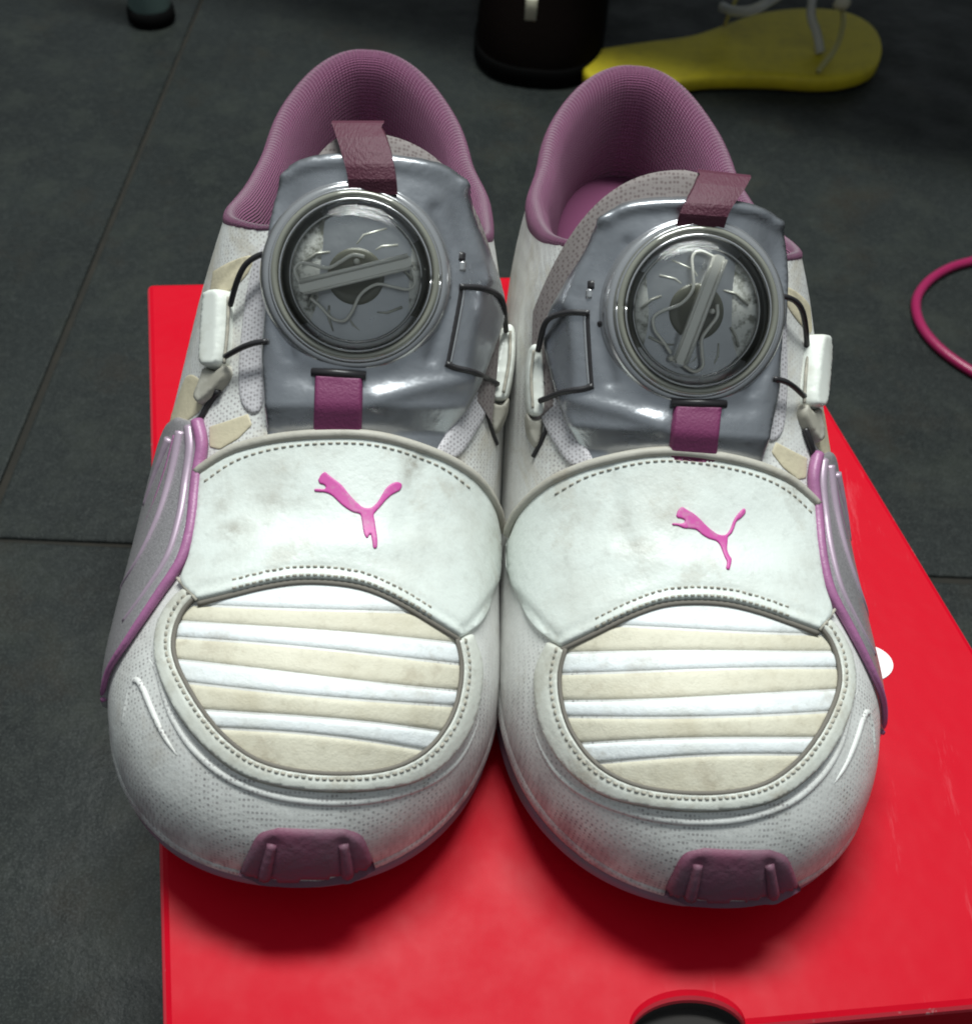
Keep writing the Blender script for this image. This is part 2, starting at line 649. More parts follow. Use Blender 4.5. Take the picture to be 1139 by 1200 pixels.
ZC = [(.114, .125), (.122, .098), (.131, .092), (.15, .0815), (.17, .0725), (.19, .0670), (.21, .0645), (.235, .0660), (.262, .0720)]
EA = [(0, 2.5), (.05, 2.5), (.085, 2.2), (.12, 2.05), (.16, 2.4), (.2, 2.8), (.262, 2.8)]
EM = [(0, 2.5), (.05, 2.5), (.085, 2.6), (.12, 2.9), (.16, 2.4), (.2, 2.1), (.262, 2.6)]
EB = [(0, 2.0), (.05, 2.0), (.085, 2.0), (.12, 2.10), (.16, 2.2), (.2, 2.4), (.262, 2.4)]


def tip(y, a, n):
    return 1.0 if y >= a else max(0.0, 1 - (1 - max(y, 0) / a) ** n) ** (1 / n)


def halfw(y, side):
    W = key(y, WL if side < 0 else WR)
    return W * tip(y, .052, 2.15) * tip(LEN - y, .046, 2.15)


def toeh(y):
    return tip(y, .030, 2.2)


def surf(y, side, th, grow=0.0):
    """side -1/+1, th 0 (base) .. pi/2 (ridge)"""
    zb = key(y, ZB)
    h = (key(y, ZR) - zb) * toeh(y)
    a, b = key(y, EA if side < 0 else EM), key(y, EB)
    c, s = max(math.cos(th), 0), max(math.sin(th), 0)
    x = side * (halfw(y, side) * c ** (2 / a)) + key(y, XO) * s ** 1.5
    return (x, y, zb + h * s ** (2 / b))


def th_at(y, z):
    zb = key(y, ZB)
    h = (key(y, ZR) - zb) * toeh(y)
    b = key(y, EB)
    f = min(1, max(0, (z - zb) / max(h, 1e-6)))
    return math.asin(f ** (b / 2)) if f < 1 else math.pi / 2


def stations(y0, y1, n, lead=True, tail=True):
    out = []
    for i in range(n + 1):
        t = i / n
        if lead and tail:
            t = .5 - .5 * math.cos(math.pi * t)
        elif lead:
            t = 1 - math.cos(math.pi / 2 * t)
        elif tail:
            t = math.sin(math.pi / 2 * t)
        out.append(y0 + (y1 - y0) * t)
    return out


NT = 34


def sheet(ys, cap):
    V, F = [], []
    for side in (-1, 1):
        off = len(V)
        for y in ys:
            tm = th_at(y, cap(y))
            for j in range(NT + 1):
                V.append(surf(y, side, tm * j / NT))
        g = grid_faces(len(ys), NT + 1, False, off)
        F += g if side > 0 else [tuple(reversed(f)) for f in g]
    return V, F


YS = stations(0.0003, .09, 70, True, False) + stations(.09, LEN - .0002, 90, False, True)[1:]
UPPER = sheet(YS, lambda y: key(y, ZC))
DOME = sheet([y for y in YS if y < .2], lambda y: 1.0)


def sole_geo(lo, hi, grow, inner=False):
    """closed slab that follows the outline; lo/hi are functions of y"""
    loop = [(y, -1) for y in YS] + [(y, 1) for y in reversed(YS)]
    rows = []
    prof = [(lo, -.006), (lo, -.0015), (lambda y: lo(y) * .8 + hi(y) * .2, 0), (lambda y: lo(y) * .45 + hi(y) * .55, .0008),
            (lambda y: lo(y) * .2 + hi(y) * .8, .0002), (hi, -.0008), (hi, -.006)]
    pts = [Vector((s * halfw(y, s), y)) for y, s in loop]
    n = len(pts)
    nor = []
    for i in range(n):
        t = (pts[(i + 1) % n] - pts[i - 1])
        nor.append(Vector((-t.y, t.x)).normalized() * (1 if True else 1))
    if (nor[40].x > 0):
        nor = [-v for v in nor]
    V = []
    for zf, g in prof:
        for (y, s), p, q in zip(loop, pts, nor):
            r = p + q * (grow + g)
            V.append((r.x, r.y, zf(y)))
    F = grid_faces(len(prof), n, True)
    for base, rev in ((0, True), ((len(prof) - 1) * n, False)):
        for i in range(len(YS) - 1):
            f = (base + i, base + i + 1, base + n - 2 - i, base + n - 1 - i)
            F.append(f if not rev else tuple(reversed(f)))
    return V, F


SPR = [(0, .0105), (.012, .0065), (.03, .0025), (.05, .0005), (.07, 0), (.262, 0)]
OUTSOLE = sole_geo(lambda y: key(y, SPR), lambda y: key(y, SPR) + .0050, -.0008)
MIDSOLE = sole_geo(lambda y: key(y, SPR) + .0052, lambda y: key(y, ZB) + .003, -.0002)


def bvh(*geos):
    V, F = [], []
    for v, f in geos:
        o = len(V)
        V += [Vector(p) for p in v]
        F += [tuple(i + o for i in q) for q in f]
    return BVHTree.FromPolygons(V, F)


BODY = bvh(DOME, OUTSOLE, MIDSOLE)
DOME_N = sheet([y for y in YS if y < .150], lambda y: 1.0)
NEAR = bvh(DOME_N)
WALL = bvh(UPPER, OUTSOLE, MIDSOLE)

# where each shoe stands on the lid (the mirrored one is the right-hand shoe of the picture)
POSE = {-1: Matrix.Translation((-.0370, .0950, BH + .0010)) @ Matrix.Rotation(math.radians(3.2), 4, 'Z') @ Matrix.Rotation(math.radians(1.8), 4, 'Y'),
        1: Matrix.Translation((.0542, .0970, BH + .0010)) @ Matrix.Rotation(math.radians(3.9), 4, 'Z') @ Matrix.Rotation(math.radians(2.2), 4, 'Y') @ Matrix.Diagonal((.980, 1, 1, 1))}
MIR = Matrix.Diagonal((-1, 1, 1, 1))


class Trace:
    """measured outlines -> points on the shoe's own surface (kept in the left shoe's frame)"""
    def __init__(s, side):
        inv = POSE[side].inverted()
        if side > 0:
            inv = MIR @ inv
        s.inv = inv
        s.o = inv @ EYE
        s.r = inv.to_3x3()

    def dir(s, px, py):
        return (s.r @ look(px, py))

    def hit(s, px, py, tree=None):
        tree = tree or BODY
        d = s.dir(px, py)
        loc, n, i, dist = tree.ray_cast(s.o, d.normalized())
        if loc is None:
            best = None
            for k in range(60):
                q = s.o + d * (.20 + .003 * k)
                l2, n2, i2, d2 = tree.find_nearest(q)
                if best is None or d2 < best[0]:
                    best = (d2, l2, n2)
            loc, n = best[1], best[2]
        if n.dot(d) > 0 and n.z < -.2:
            n = -n
        return loc, n

    def at(s, px, py, off=0.0, tree=None):
        l, n = s.hit(px, py, tree)
        return l + n * off

    def depth(s, px, py, dep):
        return s.o + s.dir(px, py) * dep


TL, TR = Trace(-1), Trace(1)


def toe_proxy():
    """smooth envelope of the toe end from the sole edge upwards, for the bumper to sit on"""
    ys = stations(0.0002, .06, 50, True, False)
    V, F = [], []
    for side in (-1, 1):
        off = len(V)
        for y in ys:
            zb = key(y, SPR) + .001
            h = (key(y, ZR) - zb) * toeh(y)
            for j in range(31):
                th = math.pi / 2 * j / 30
                V.append((side * (halfw(y, side) + .0010) * math.cos(th) ** (2 / 2.7), y - .0012, zb + h * math.sin(th) ** (2 / 2.3)))
        g = grid_faces(len(ys), 31, False, off)
        F += g if side > 0 else [tuple(reversed(f)) for f in g]
    return bvh((V, F))


TOE = toe_proxy()


def outline(*segs, n=8):
    P = []
    for sg in segs:
        c = crom(sg, n) if len(sg) > 2 else [np.array(p, float) for p in sg]
        if P and np.linalg.norm(P[-1] - c[0]) < 1e-6:
            c = c[1:]
        P += c
    if np.linalg.norm(P[0] - P[-1]) < 1e-6:
        P = P[:-1]
    return P


def inside(P, Q):
    x, y = Q[:, 0], Q[:, 1]
    r = np.zeros(len(Q), bool)
    n = len(P)
    for i in range(n):
        x1, y1 = P[i]
        x2, y2 = P[(i + 1) % n]
        c = ((y1 > y) != (y2 > y))
        xi = (x2 - x1) * (y - y1) / ((y2 - y1) if y2 != y1 else 1e-9) + x1
        r ^= c & (x < xi)
    return r


def seg_dist(P, Q, closed=True):
    d = np.full(len(Q), 1e9)
    n = len(P)
    for i in range(n if closed else n - 1):
        a, b = P[i], P[(i + 1) % n]
        ab = b - a
        t = np.clip(((Q - a) @ ab) / max(ab @ ab, 1e-12), 0, 1)
        d = np.minimum(d, np.linalg.norm(Q - (a + t[:, None] * ab), axis=1))
    return d


def patch_geo(poly, proj, T, r=8, step=4, lo=-.0006, disp=None, base=0.0, relax=0):
    P = resample(poly, step * .8, True)
    area2 = np.sum(P[:, 0] * np.roll(P[:, 1], -1) - np.roll(P[:, 0], -1) * P[:, 1])
    if area2 < 0:
        P = P[::-1]
    mn, mx = P.min(0), P.max(0)
    g = []
    row = 0
    yy = mn[1] + step * .5
    while yy < mx[1]:
        xx = mn[0] + (step * .5 if row % 2 else 0)
        while xx < mx[0]:
            g.append((xx, yy))
            xx += step
        yy += step * .866
        row += 1
    g = np.array(g) if g else np.zeros((0, 2))
    if len(g):
        g = g[inside(P, g)]
    t = np.roll(P, -1, 0) - np.roll(P, 1, 0)
    nn = np.stack([-t[:, 1], t[:, 0]], 1)
    nn /= np.maximum(np.linalg.norm(nn, axis=1), 1e-9)[:, None]
    rings = []
    for k in (.12, .35, .7):
        q = P + nn * (k * r)
        q = q[inside(P, q)]
        if len(q):
            dq = seg_dist(P, q)
            rings.append(q[dq > .9 * k * r])
    if len(g):
        dg = seg_dist(P, g)
        g = g[dg > max(.85 * r, .5 * step)]
    allp = np.vstack([P] + rings + [g])
    vs = [Vector((float(a), float(b))) for a, b in allp]
    n = len(P)
    ed = [(i, (i + 1) % n) for i in range(n)]
    ov, oe, of, *_ = geometry.delaunay_2d_cdt(vs, ed, [], 1, 1e-4)
    Qv = np.array([(v.x, v.y) for v in ov])
    d = seg_dist(P, Qv)
    prof = np.sqrt(np.maximum(0, 1 - (1 - np.clip(d / r, 0, 1)) ** 2))
    offs = base + lo + (T - lo) * prof
    if disp is not None:
        offs = offs + disp(Qv, d)
    V = []
    for (a, b), o in zip(Qv, offs):
        l, nrm = proj(a, b)
        V.append(l + nrm * float(o))
    F = [tuple(f) for f in of]
    if relax:
        nb = [set() for _ in V]
        for f in F:
            for q in range(3):
                nb[f[q]].update((f[q - 1], f[q - 2]))
        keep = d < 1e-6
        for _ in range(relax):
            V = [v if (keep[i] or not nb[i]) else v * .4 + sum((V[j] for j in nb[i]), Vector()) * (.6 / len(nb[i])) for i, v in enumerate(V)]
    if F:                                      # face outwards
        s = 0
        for f in F[:: max(1, len(F) // 60)]:
            l, nrm = proj(*Qv[f[0]])
            e1, e2 = V[f[1]] - V[f[0]], V[f[2]] - V[f[0]]
            s += 1 if e1.cross(e2).dot(nrm) > 0 else -1
        if s < 0:
            F = [tuple(reversed(f)) for f in F]
    return V, F


def line_fn(P, width, depth, n=8):
    C = np.array(crom(P, n) if len(P) > 2 else P, float)

    def f(Q, d):
        q = seg_dist(C, Q, False)
        return depth * np.exp(-(q / width) ** 2)
    return f


def add_fn(*fs):
    return lambda Q, d: sum(f(Q, d) for f in fs)


def bump_fn(c, rx, ry, h):
    return lambda Q, d: h * np.exp(-((Q[:, 0] - c[0]) / rx) ** 2 - ((Q[:, 1] - c[1]) / ry) ** 2)


def on_line(P, tr, off, step=4, tree=None, n=8):
    C = resample(crom(P, n) if len(P) > 2 else P, step)
    return [tr.at(a, b, off, tree) for a, b in C]


def stitch_geo(P, tr, off, pitch=9, length=.74, wd=.00030, ht=.00022, tree=None):
    C = resample(crom(P, 10), pitch)
    V, F = [], []
    for i in range(len(C) - 1):
        a2 = C[i]
        b2 = C[i] + (C[i + 1] - C[i]) * length
        a, na = tr.hit(*a2, tree)
        b, nb = tr.hit(*b2, tree)
        if (a - b).length > .006:
            continue
        t = (b - a).normalized()
        sd = t.cross(na).normalized() * wd
        a0, b0 = a + na * (off - .0003), b + nb * (off - .0003)
        a1, b1 = a + na * (off + ht) + (b - a) * .2, b + nb * (off + ht) - (b - a) * .2
        o = len(V)
        V += [a0 - sd, a0 + sd, b0 + sd, b0 - sd, a1 - sd * .5, a1 + sd * .5, b1 + sd * .5, b1 - sd * .5]
        F += [tuple(o + k for k in q) for q in ((4, 5, 6, 7), (0, 1, 5, 4), (1, 2, 6, 5), (2, 3, 7, 6), (3, 0, 4, 7))]
    return V, F


# ------------------------------------------------------------------ the sneaker: list of parts
PARTS = []                       # name, geo, material, parent key, own key, kind, uv, sides, smooth


def add_part(name, geo, mat, parent=None, k=None, kind=None, uv=None, sides=(-1, 1), smooth=True, label=None):
    PARTS.append(dict(name=name, geo=geo, mat=mat, parent=parent, key=k or (name, len(PARTS)), kind=kind, uv=uv, sides=sides, smooth=smooth, label=label))
    return PARTS[-1]['key']


part = add_part


cam_proj = lambda a, b: TL.hit(a, b)

part('upper', UPPER, 'upper', k='upper')
part('midsole', MIDSOLE, 'upper', k='midsole')
part('outsole', OUTSOLE, 'outsole', k='outsole')

# toe window stripes: each one a small pillowed band between the trim and the strap
WIN = outline([(231, 706), (260, 693), (290, 683), (320, 676), (355, 671), (390, 671), (425, 676), (460, 692), (500, 716), (538, 742)],
              [(538, 742), (543, 780), (540, 815), (528, 848), (506, 878), (478, 897), (440, 908), (390, 911), (338, 905), (297, 892),
               (262, 866), (236, 833), (216, 800), (203, 768), (205, 738), (216, 718), (231, 706)])
WINP = np.array(WIN)
BND = [(640, 655), (707, 722), (729, 755), (751, 776), (779, 807), (802, 828), (830, 862), (852, 886), (940, 950)]


def wavy(i, x):
    yl, yr = BND[i]
    t = (x - 240) / 290
    return yl + (yr - yl) * t + (2.5 * math.sin(t * 3.1 + i * 1.3) if 0 < i < 8 else 0) + (-4 if i in (6, 7) else 0) * math.sin(max(0, min(1, t)) * math.pi)


def clip_poly(P, f):
    """keep the part of polygon P where f(p) > 0"""
    out = []
    n = len(P)
    for i in range(n):
        a, b = P[i], P[(i + 1) % n]
        fa, fb = f(a), f(b)
        if fa > 0:
            out.append(a)
        if (fa > 0) != (fb > 0):
            out.append(a + (b - a) * (fa / (fa - fb)))
    return out


for i in range(8):
    P = list(resample(WIN, 5, True))
    P = clip_poly(P, lambda p: p[1] - wavy(i, p[0]) - (.4 if i else 0))
    P = clip_poly(P, lambda p: wavy(i + 1, p[0]) - .4 - p[1])
    if len(P) < 4:
        continue
    # straight cuts need points of their own so that they can wave
    D = []
    for q in range(len(P)):
        a, b = P[q], P[(q + 1) % len(P)]
        D.append(a)
        L = np.linalg.norm(b - a)
        if L > 20:
            up = abs(a[1] - wavy(i, a[0])) + abs(b[1] - wavy(i, b[0])) < abs(a[1] - wavy(i + 1, a[0])) + abs(b[1] - wavy(i + 1, b[0]))
            bi = i if up else i + 1
            for k in range(1, int(L / 8)):
                x = a[0] + (b[0] - a[0]) * k / int(L / 8)
                D.append(np.array((x, wavy(bi, x) + (.4 if up else -.4))))
    white = i % 2 == 0
    geo = patch_geo(D, cam_proj, .0005 if white else .0004, 7, 4, lo=-.0004)
    part('toe_stripe', geo, 'white_stripe' if white else 'cream', label=None)

# leather trim round the window
TRIM_IN = [(233, 700), (218, 716), (208, 740), (207, 768), (219, 799), (239, 832), (265, 863), (299, 888), (340, 901), (390, 906), (440, 903),
           (476, 892), (503, 873), (524, 844), (535, 812), (538, 780), (533, 750)]
TRIM_OUT = [(551, 742), (562, 780), (558, 825), (544, 862), (520, 893), (488, 914), (445, 924), (390, 927), (330, 921), (283, 906), (244, 877),
            (215, 843), (195, 806), (184, 768), (188, 730), (205, 702), (219, 690)]
geo = patch_geo(outline(TRIM_IN, [TRIM_IN[-1], TRIM_OUT[0]], TRIM_OUT, [TRIM_OUT[-1], TRIM_IN[0]]), cam_proj, .0017, 4, 4,
                disp=add_fn(line_fn([(x + (x - 375) * .035, y + (y - 800) * .045) for x, y in TRIM_IN], 2.0, -.0005)))
tk = part('toe_trim', geo, 'trim', k='trim')
part('edge_seam', tube_geo(on_line(TRIM_IN, TL, .0008), .00055, 6), 'seam_dark', 'trim')
part('stitching', stitch_geo([(x + (x - 375) * .040, y + (y - 800) * .05) for x, y in TRIM_IN], TL, .0016, 8), 'seam', 'trim', kind='stuff')
part('edge_seam', tube_geo(on_line(TRIM_OUT[1:-1], TL, .0001), .0004, 6), 'seam', 'trim')

# toe guard welts either side of the cap
for P in ([(158, 782), (170, 770), (182, 785), (191, 815), (204, 846), (228, 880), (266, 911), (320, 932), (380, 940), (440, 937), (495, 922), (533, 897), (556, 860), (567, 815)],
          [(143, 850), (149, 818), (158, 797), (167, 806), (178, 832), (192, 862), (208, 886)]):
    thin = len(P) < 10
    pts = on_line(P, TL, -.0002 if thin else -.00045)
    part('toe_welt', tube_geo(pts, lambda t: (.0008 if thin else .0011) * (.15 + .85 * math.sin(math.pi * min(max(t, .01), .99)) ** .5), 8), 'upper')

# mauve rubber toe bumper with two grooved bars
def bumper(tr, cx, cy, sd, side):
    o = lambda P: [(cx + x, cy + y) for x, y in P]
    poly = outline(o([(-84, 56), (-76, 36), (-62, 10), (-38, 1)]), o([(-38, 1), (0, 3), (40, 4)]), o([(40, 4), (60, 14), (70, 36), (74, 50)]), o([(74, 50), (50, 62), (0, 70), (-50, 68), (-84, 56)]))
    bars = [o([(-54, 58), (-50, 42), (-45, 20)]), o([(42, 58), (40, 42), (37, 20)])]
    g = patch_geo(poly, lambda p, q: tr.hit(p, q, TOE), .0014, 8, 4, lo=-.0008, disp=add_fn(*[line_fn(B, 8, -.0008) for B in bars]))
    part('toe_bumper', g, 'bumper', k='bumper', sides=(side,))
    for B in bars:
        part('tread_bar', tube_geo(on_line(B, tr, .0008, tree=TOE), lambda t: .0015 - .0004 * t, 8), 'bumper', 'bumper', sides=(side,))


bumper(TL, 365, 966, 1, -1)
bumper(TR, 862, 990, 1, 1)

# the strap across the vamp
STRAP_TOP = [(236, 556), (268, 534), (302, 521), (345, 513), (400, 510), (442, 513), (484, 524), (524, 541), (556, 565), (576, 597), (584, 632)]
STRAP_BOT = [(538, 749), (506, 729), (468, 706), (430, 689), (392, 682), (350, 681), (310, 687), (270, 697), (234, 706)]
geo = patch_geo(outline(STRAP_TOP, [(584, 632), (583, 668), (576, 702), (560, 732), (538, 749)], STRAP_BOT, [(234, 706), (214, 684), (224, 650), (231, 610), (236, 556)]),
                cam_proj, .0018, 5, 5,
                disp=add_fn(line_fn([(540, 741), (556, 722), (580, 690)], 5, -.0008), bump_fn((330, 600), 60, 40, -.0010), bump_fn((500, 620), 40, 50, -.0006),
                            line_fn([(470, 620), (482, 575), (492, 545)], 12, -.0003), bump_fn((400, 640), 120, 18, .0005),
                            line_fn(STRAP_BOT, 3.0, .0006), line_fn([(x, y - 12) for x, y in STRAP_BOT], 3.0, -.0004)))
part('strap', geo, 'strap', k='strap')
for (px, py), sz, tr_, amt, sgn in (((482, 548), (13, 26), TL, .75, 1), ((745, 650), (20, 12), TR, .6, -1), ((725, 612), (10, 26), TR, .35, -1), ((330, 590), (40, 12), TL, .3, 1)):
    q = tr_.at(px, py)                         # old scuffs and a stain on the leather
    ms = M['strap']
    vm = ms.n('ShaderNodeMapping', vector_type='TEXTURE')
    vm.inputs['Location'].default_value = (q.x * sgn, q.y, q.z)
    vm.inputs['Scale'].default_value = (sz[0] * .0002, sz[1] * .0002, .02)
    ms.t.links.new(ms.co(), vm.inputs[0])
    ln = ms.n('ShaderNodeVectorMath', operation='LENGTH')
    ms.t.links.new(vm.outputs[0], ln.inputs[0])
    msk = ms.mul(ms.ramp(ln.outputs['Value'], 1.5, .2), ms.ramp(ms.noise(240, 5, .7), .35, .62))
    ms.mix(ms.mul(msk, amt), (.20, .165, .12))
STRAP_TREE = bvh(geo)
part('edge_binding', tube_geo(on_line(STRAP_TOP, TL, .0016), .0012, 8), 'binding', 'strap')
part('stitching', stitch_geo([(x + (400 - x) * .02, y + 9) for x, y in STRAP_TOP[:-2]], TL, .0001, 9, tree=STRAP_TREE), 'seam', 'strap', kind='stuff')
for dy, o in ((-7, .0001), (-17, .0001)):
    part('stitching', stitch_geo([(x, y + dy) for x, y in STRAP_BOT[1:-1]], TL, o, 8, tree=STRAP_TREE), 'seam', 'strap', kind='stuff')
part('edge_seam', tube_geo(on_line([(x, y + 3) for x, y in STRAP_BOT], TL, .0006), .0006, 6), 'seam_dark', 'strap')
part('edge_seam', tube_geo(on_line([(234, 706), (222, 692), (212, 680)], TL, .0012), .0004, 6), 'seam', 'strap')

# leaping-cat emblem pressed into the strap, facing the same way on both shoes
CATL = [(185, 185), (215, 130), (255, 105), (290, 135), (350, 180), (410, 228), (460, 288), (510, 348), (560, 398), (610, 440), (660, 450), (700, 440), (750, 395),
        (790, 330), (830, 265), (880, 220), (940, 200), (985, 225), (970, 280), (900, 320), (840, 370), (790, 430), (745, 480), (718, 515), (728, 570), (738, 640),
        (748, 700), (754, 760), (748, 830), (712, 835), (700, 770), (684, 705), (655, 745), (625, 705), (610, 640), (600, 570), (585, 512), (520, 492), (450, 452),
        (390, 402), (340, 352), (300, 322), (250, 303), (200, 300), (150, 292), (155, 268), (200, 266), (245, 270), (258, 248), (235, 228), (200, 218)]
CATR = [(190, 215), (210, 160), (250, 122), (300, 148), (370, 188), (440, 248), (500, 310), (560, 363), (620, 403), (680, 413), (715, 395), (750, 340), (772, 280),
        (798, 230), (848, 168), (890, 136), (908, 180), (862, 237), (815, 272), (790, 340), (765, 395), (728, 432), (722, 490), (718, 560), (738, 620), (765, 660),
        (755, 720), (738, 772), (702, 757), (712, 692), (688, 640), (662, 570), (636, 512), (598, 474), (530, 453), (460, 413), (400, 363), (340, 350), (270, 345),
        (210, 320), (150, 314), (158, 288), (220, 292), (270, 288), (277, 260), (240, 244), (205, 238)]
cl = outline([(350 + a / 8.136, 540 + b / 8.136) for a, b in CATL + CATL[:1]], n=3)
cr = outline([(770 + a / 8.762, 580 + b / 8.762) for a, b in CATR + CATR[:1]], n=3)
part('emblem', patch_geo(cl, lambda a, b: TL.hit(a, b, STRAP_TREE), .00035, 1.2, 1.7, lo=-.0003), 'logo', 'strap', sides=(-1,))
part('emblem', patch_geo(cr, lambda a, b: TR.hit(a, b, STRAP_TREE), .00035, 1.2, 1.7, lo=-.0003), 'logo', 'strap', sides=(1,))

# ------------------------------------------------------------------ outer side strip, laid out on the side of the shoe (y, z in mm)
def side_proj(a, b, sgn=-1):
    o = Vector((sgn * .2, a / 1000, b / 1000))
    l, n, i, d = BODY.ray_cast(o, Vector((-sgn, 0, 0)))
    if l is None:
        l, n, i, d = BODY.find_nearest(Vector((sgn * .06, a / 1000, b / 1000)))
    if n.x * sgn < 0:
        n = -n
    return l, n


EDGE = [(236, 495), (241, 523), (235, 562), (231, 600), (226, 630), (215, 662), (190, 700), (158, 748), (134, 786), (125, 820)]
E3 = [TL.at(a, b) for a, b in crom(EDGE, 6)]
EYZ = [np.array((p.y * 1000, p.z * 1000)) for p in E3]
y_front = EYZ[-1][0]
y_top, z_top = EYZ[0]
poly = outline([tuple(p) for p in EYZ[::3]] + [tuple(EYZ[-1])], [tuple(EYZ[-1]), (y_front + 1, 14.5)], [(y_front + 1, 14.5), (y_top * .75, 16), (y_top + 10, 20)],
               [(y_top + 10, 20), (y_top + 9, z_top - 10), (y_top, z_top)], n=3)
strip_geo = patch_geo(poly, side_proj, .0016, 1.2, 1.5)
part('side_strip', strip_geo, 'strip_silver', k='strip')
part('piping', tube_geo(on_line(EDGE, TL, .0012), lambda t: .0016 - .0010 * t ** 1.5, 10), 'mauve', 'strip')
for P in ([(228, 502), (229, 530), (223, 570), (216, 610), (202, 655), (178, 694), (152, 730)], [(218, 508), (208, 556), (193, 606), (172, 652), (148, 692)], [(206, 516), (190, 556), (176, 594)]):
    part('ridge', tube_geo(on_line(P, TL, .0013), lambda t: .0015 * (1 - .6 * t), 8), 'ridge', 'strip')
for P in ([(211, 512), (199, 556), (181, 606), (160, 650)],):
    part('ridge', tube_geo(on_line(P, TL, .0011), lambda t: .0007 * (1 - .3 * t), 6), 'mauve', 'strip')

# ------------------------------------------------------------------ quarter panels
def panel(name, pts, mat, T=.0003, r=4, tree=None, sharp=False, **k):
    poly = [np.array(p, float) for p in pts] if sharp else outline(list(pts) + [pts[0]], n=5)
    g = patch_geo(poly, lambda a, b: TL.hit(a, b, tree or WALL), T, r, 4, lo=.00005 if T < .0005 else -.0006)
    return part(name, g, mat, **k)


panel('quarter_stripe', [(246, 500), (268, 493), (291, 485), (296, 498), (280, 514), (258, 527), (246, 524)], 'beige', r=2, sharp=True)
panel('quarter_stripe', [(250, 318), (272, 306), (296, 300), (290, 322), (268, 342), (247, 350)], 'beige')
panel('quarter_stripe', [(206, 474), (220, 440), (238, 450), (236, 480), (205, 500), (199, 494)], 'beige')
panel('mesh_panel', [(288, 345), (300, 300), (316, 285), (318, 330), (312, 400), (310, 470), (298, 486), (282, 470), (280, 420)], 'mesh', .0006)
panel('mesh_panel', [(556, 448), (576, 452), (566, 490), (536, 536), (510, 532), (530, 495)], 'mesh', .0010)

# ------------------------------------------------------------------ tongue, silver plate
def tongue_geo(ymax):
    ys = stations(.100, ymax, 20, False, False)
    top, bot = [], []
    for y0 in ys:
        row, row2 = [], []
        for j in range(41):
            u = -1 + 2 * j / 40
            y = y0 - .013 * u * u * (y0 - .1) / .04 - (.0 if u > 0 else .006 * u * u)
            th = math.pi / 2 - abs(u) * (.86 if u > 0 else .35)
            p = Vector(surf(min(y, .139), 1 if u >= 0 else -1, th))
            if y > .139:
                p.y = y
                p.z -= (y - .139) ** 2 * 110 - (y - .139) * .32
            row.append(p + Vector((.0012 * max(u, 0), .0, .0006 if u > 0 else -.0003)))
            row2.append(p + Vector((0, .007, -.007)))
        top.append(row)
        bot.append(row2)
    V, F = [], []
    rows = top + bot[::-1]
    for r in rows:
        V += r
    F = grid_faces(len(rows), 41)
    return V, [tuple(reversed(f)) for f in F]


part('tongue', tongue_geo(.139), 'tongue', sides=(-1,))
part('tongue', tongue_geo(.134), 'tongue', sides=(1,))
PLATE_OUT = outline([(306, 520), (311, 477), (309, 415), (313, 373), (317, 310), (321, 262), (331, 222), (348, 197), (372, 186)], [(372, 186), (400, 183), (440, 183), (484, 188), (514, 197), (534, 211)],
                    [(534, 211), (546, 236), (553, 262), (566, 296), (581, 338), (584, 370), (574, 406), (558, 450), (536, 500), (520, 545)], [(520, 545), (400, 540), (306, 520)])
PLATE_DISP = add_fn(line_fn([(552, 330), (550, 350), (542, 390), (535, 430)], 9, .0006),
                    line_fn([(340, 214), (370, 200), (430, 196), (500, 206), (534, 226)], 7, .0012),
                    line_fn([(345, 440), (400, 447), (455, 440)], 14, -.0006),
                    bump_fn((340, 250), 25, 45, -.0010), bump_fn((535, 262), 22, 40, -.0010), bump_fn((330, 400), 14, 60, .0008), line_fn([(343, 214), (328, 262), (322, 330)], 7, .0010), line_fn([(530, 226), (545, 280), (560, 330)], 8, .0011),
                    line_fn([(335, 300), (332, 360), (345, 420)], 7, -.0008), line_fn([(505, 250), (520, 300), (518, 360), (500, 420)], 8, -.0008), line_fn([(440, 470), (490, 455), (540, 445)], 10, .0008),
                    lambda Q, d: -.0032 * np.clip((Q[:, 1] - 478) / 30, 0, 1))
GL = [(252, 346), (263, 341), (274, 346), (274, 380), (270, 426), (258, 434), (246, 428), (248, 385)]
GLA = [(246, 430), (258, 436), (270, 428), (272, 444), (254, 466), (240, 476), (234, 466), (240, 448)]
GR = [(587, 384), (596, 377), (604, 385), (604, 420), (597, 462), (586, 470), (574, 462), (578, 424)]
GRA = [(574, 464), (586, 472), (597, 464), (594, 488), (582, 508), (574, 500)]
TABS = {-1: [[(409, 228), (466, 228)], [(407, 205), (464, 208)], [(399, 175), (459, 182)], [(391, 150), (452, 160)], [(387, 139), (447, 149)], [(389, 134), (450, 144)]],
        1: [[(792, 264), (848, 268)], [(799, 245), (856, 246)], [(811, 224), (872, 222)], [(817, 210), (882, 204)], [(820, 205), (886, 196)], [(818, 201), (884, 192)]]}


class Mapped(Trace):
    """the right shoe's plate sits a little lower on the instep than its mirror image"""
    def __init__(s, side, A):
        super().__init__(side)
        s.A = A

    def dir(s, px, py):
        A = s.A
        sh = -11 * min(1.6, max(0, (300 - px) / 40))
        return s.r @ look(sh + A[0][0] + A[0][1] * px + A[0][2] * py, A[1][0] + A[1][1] * px + A[1][2] * py)


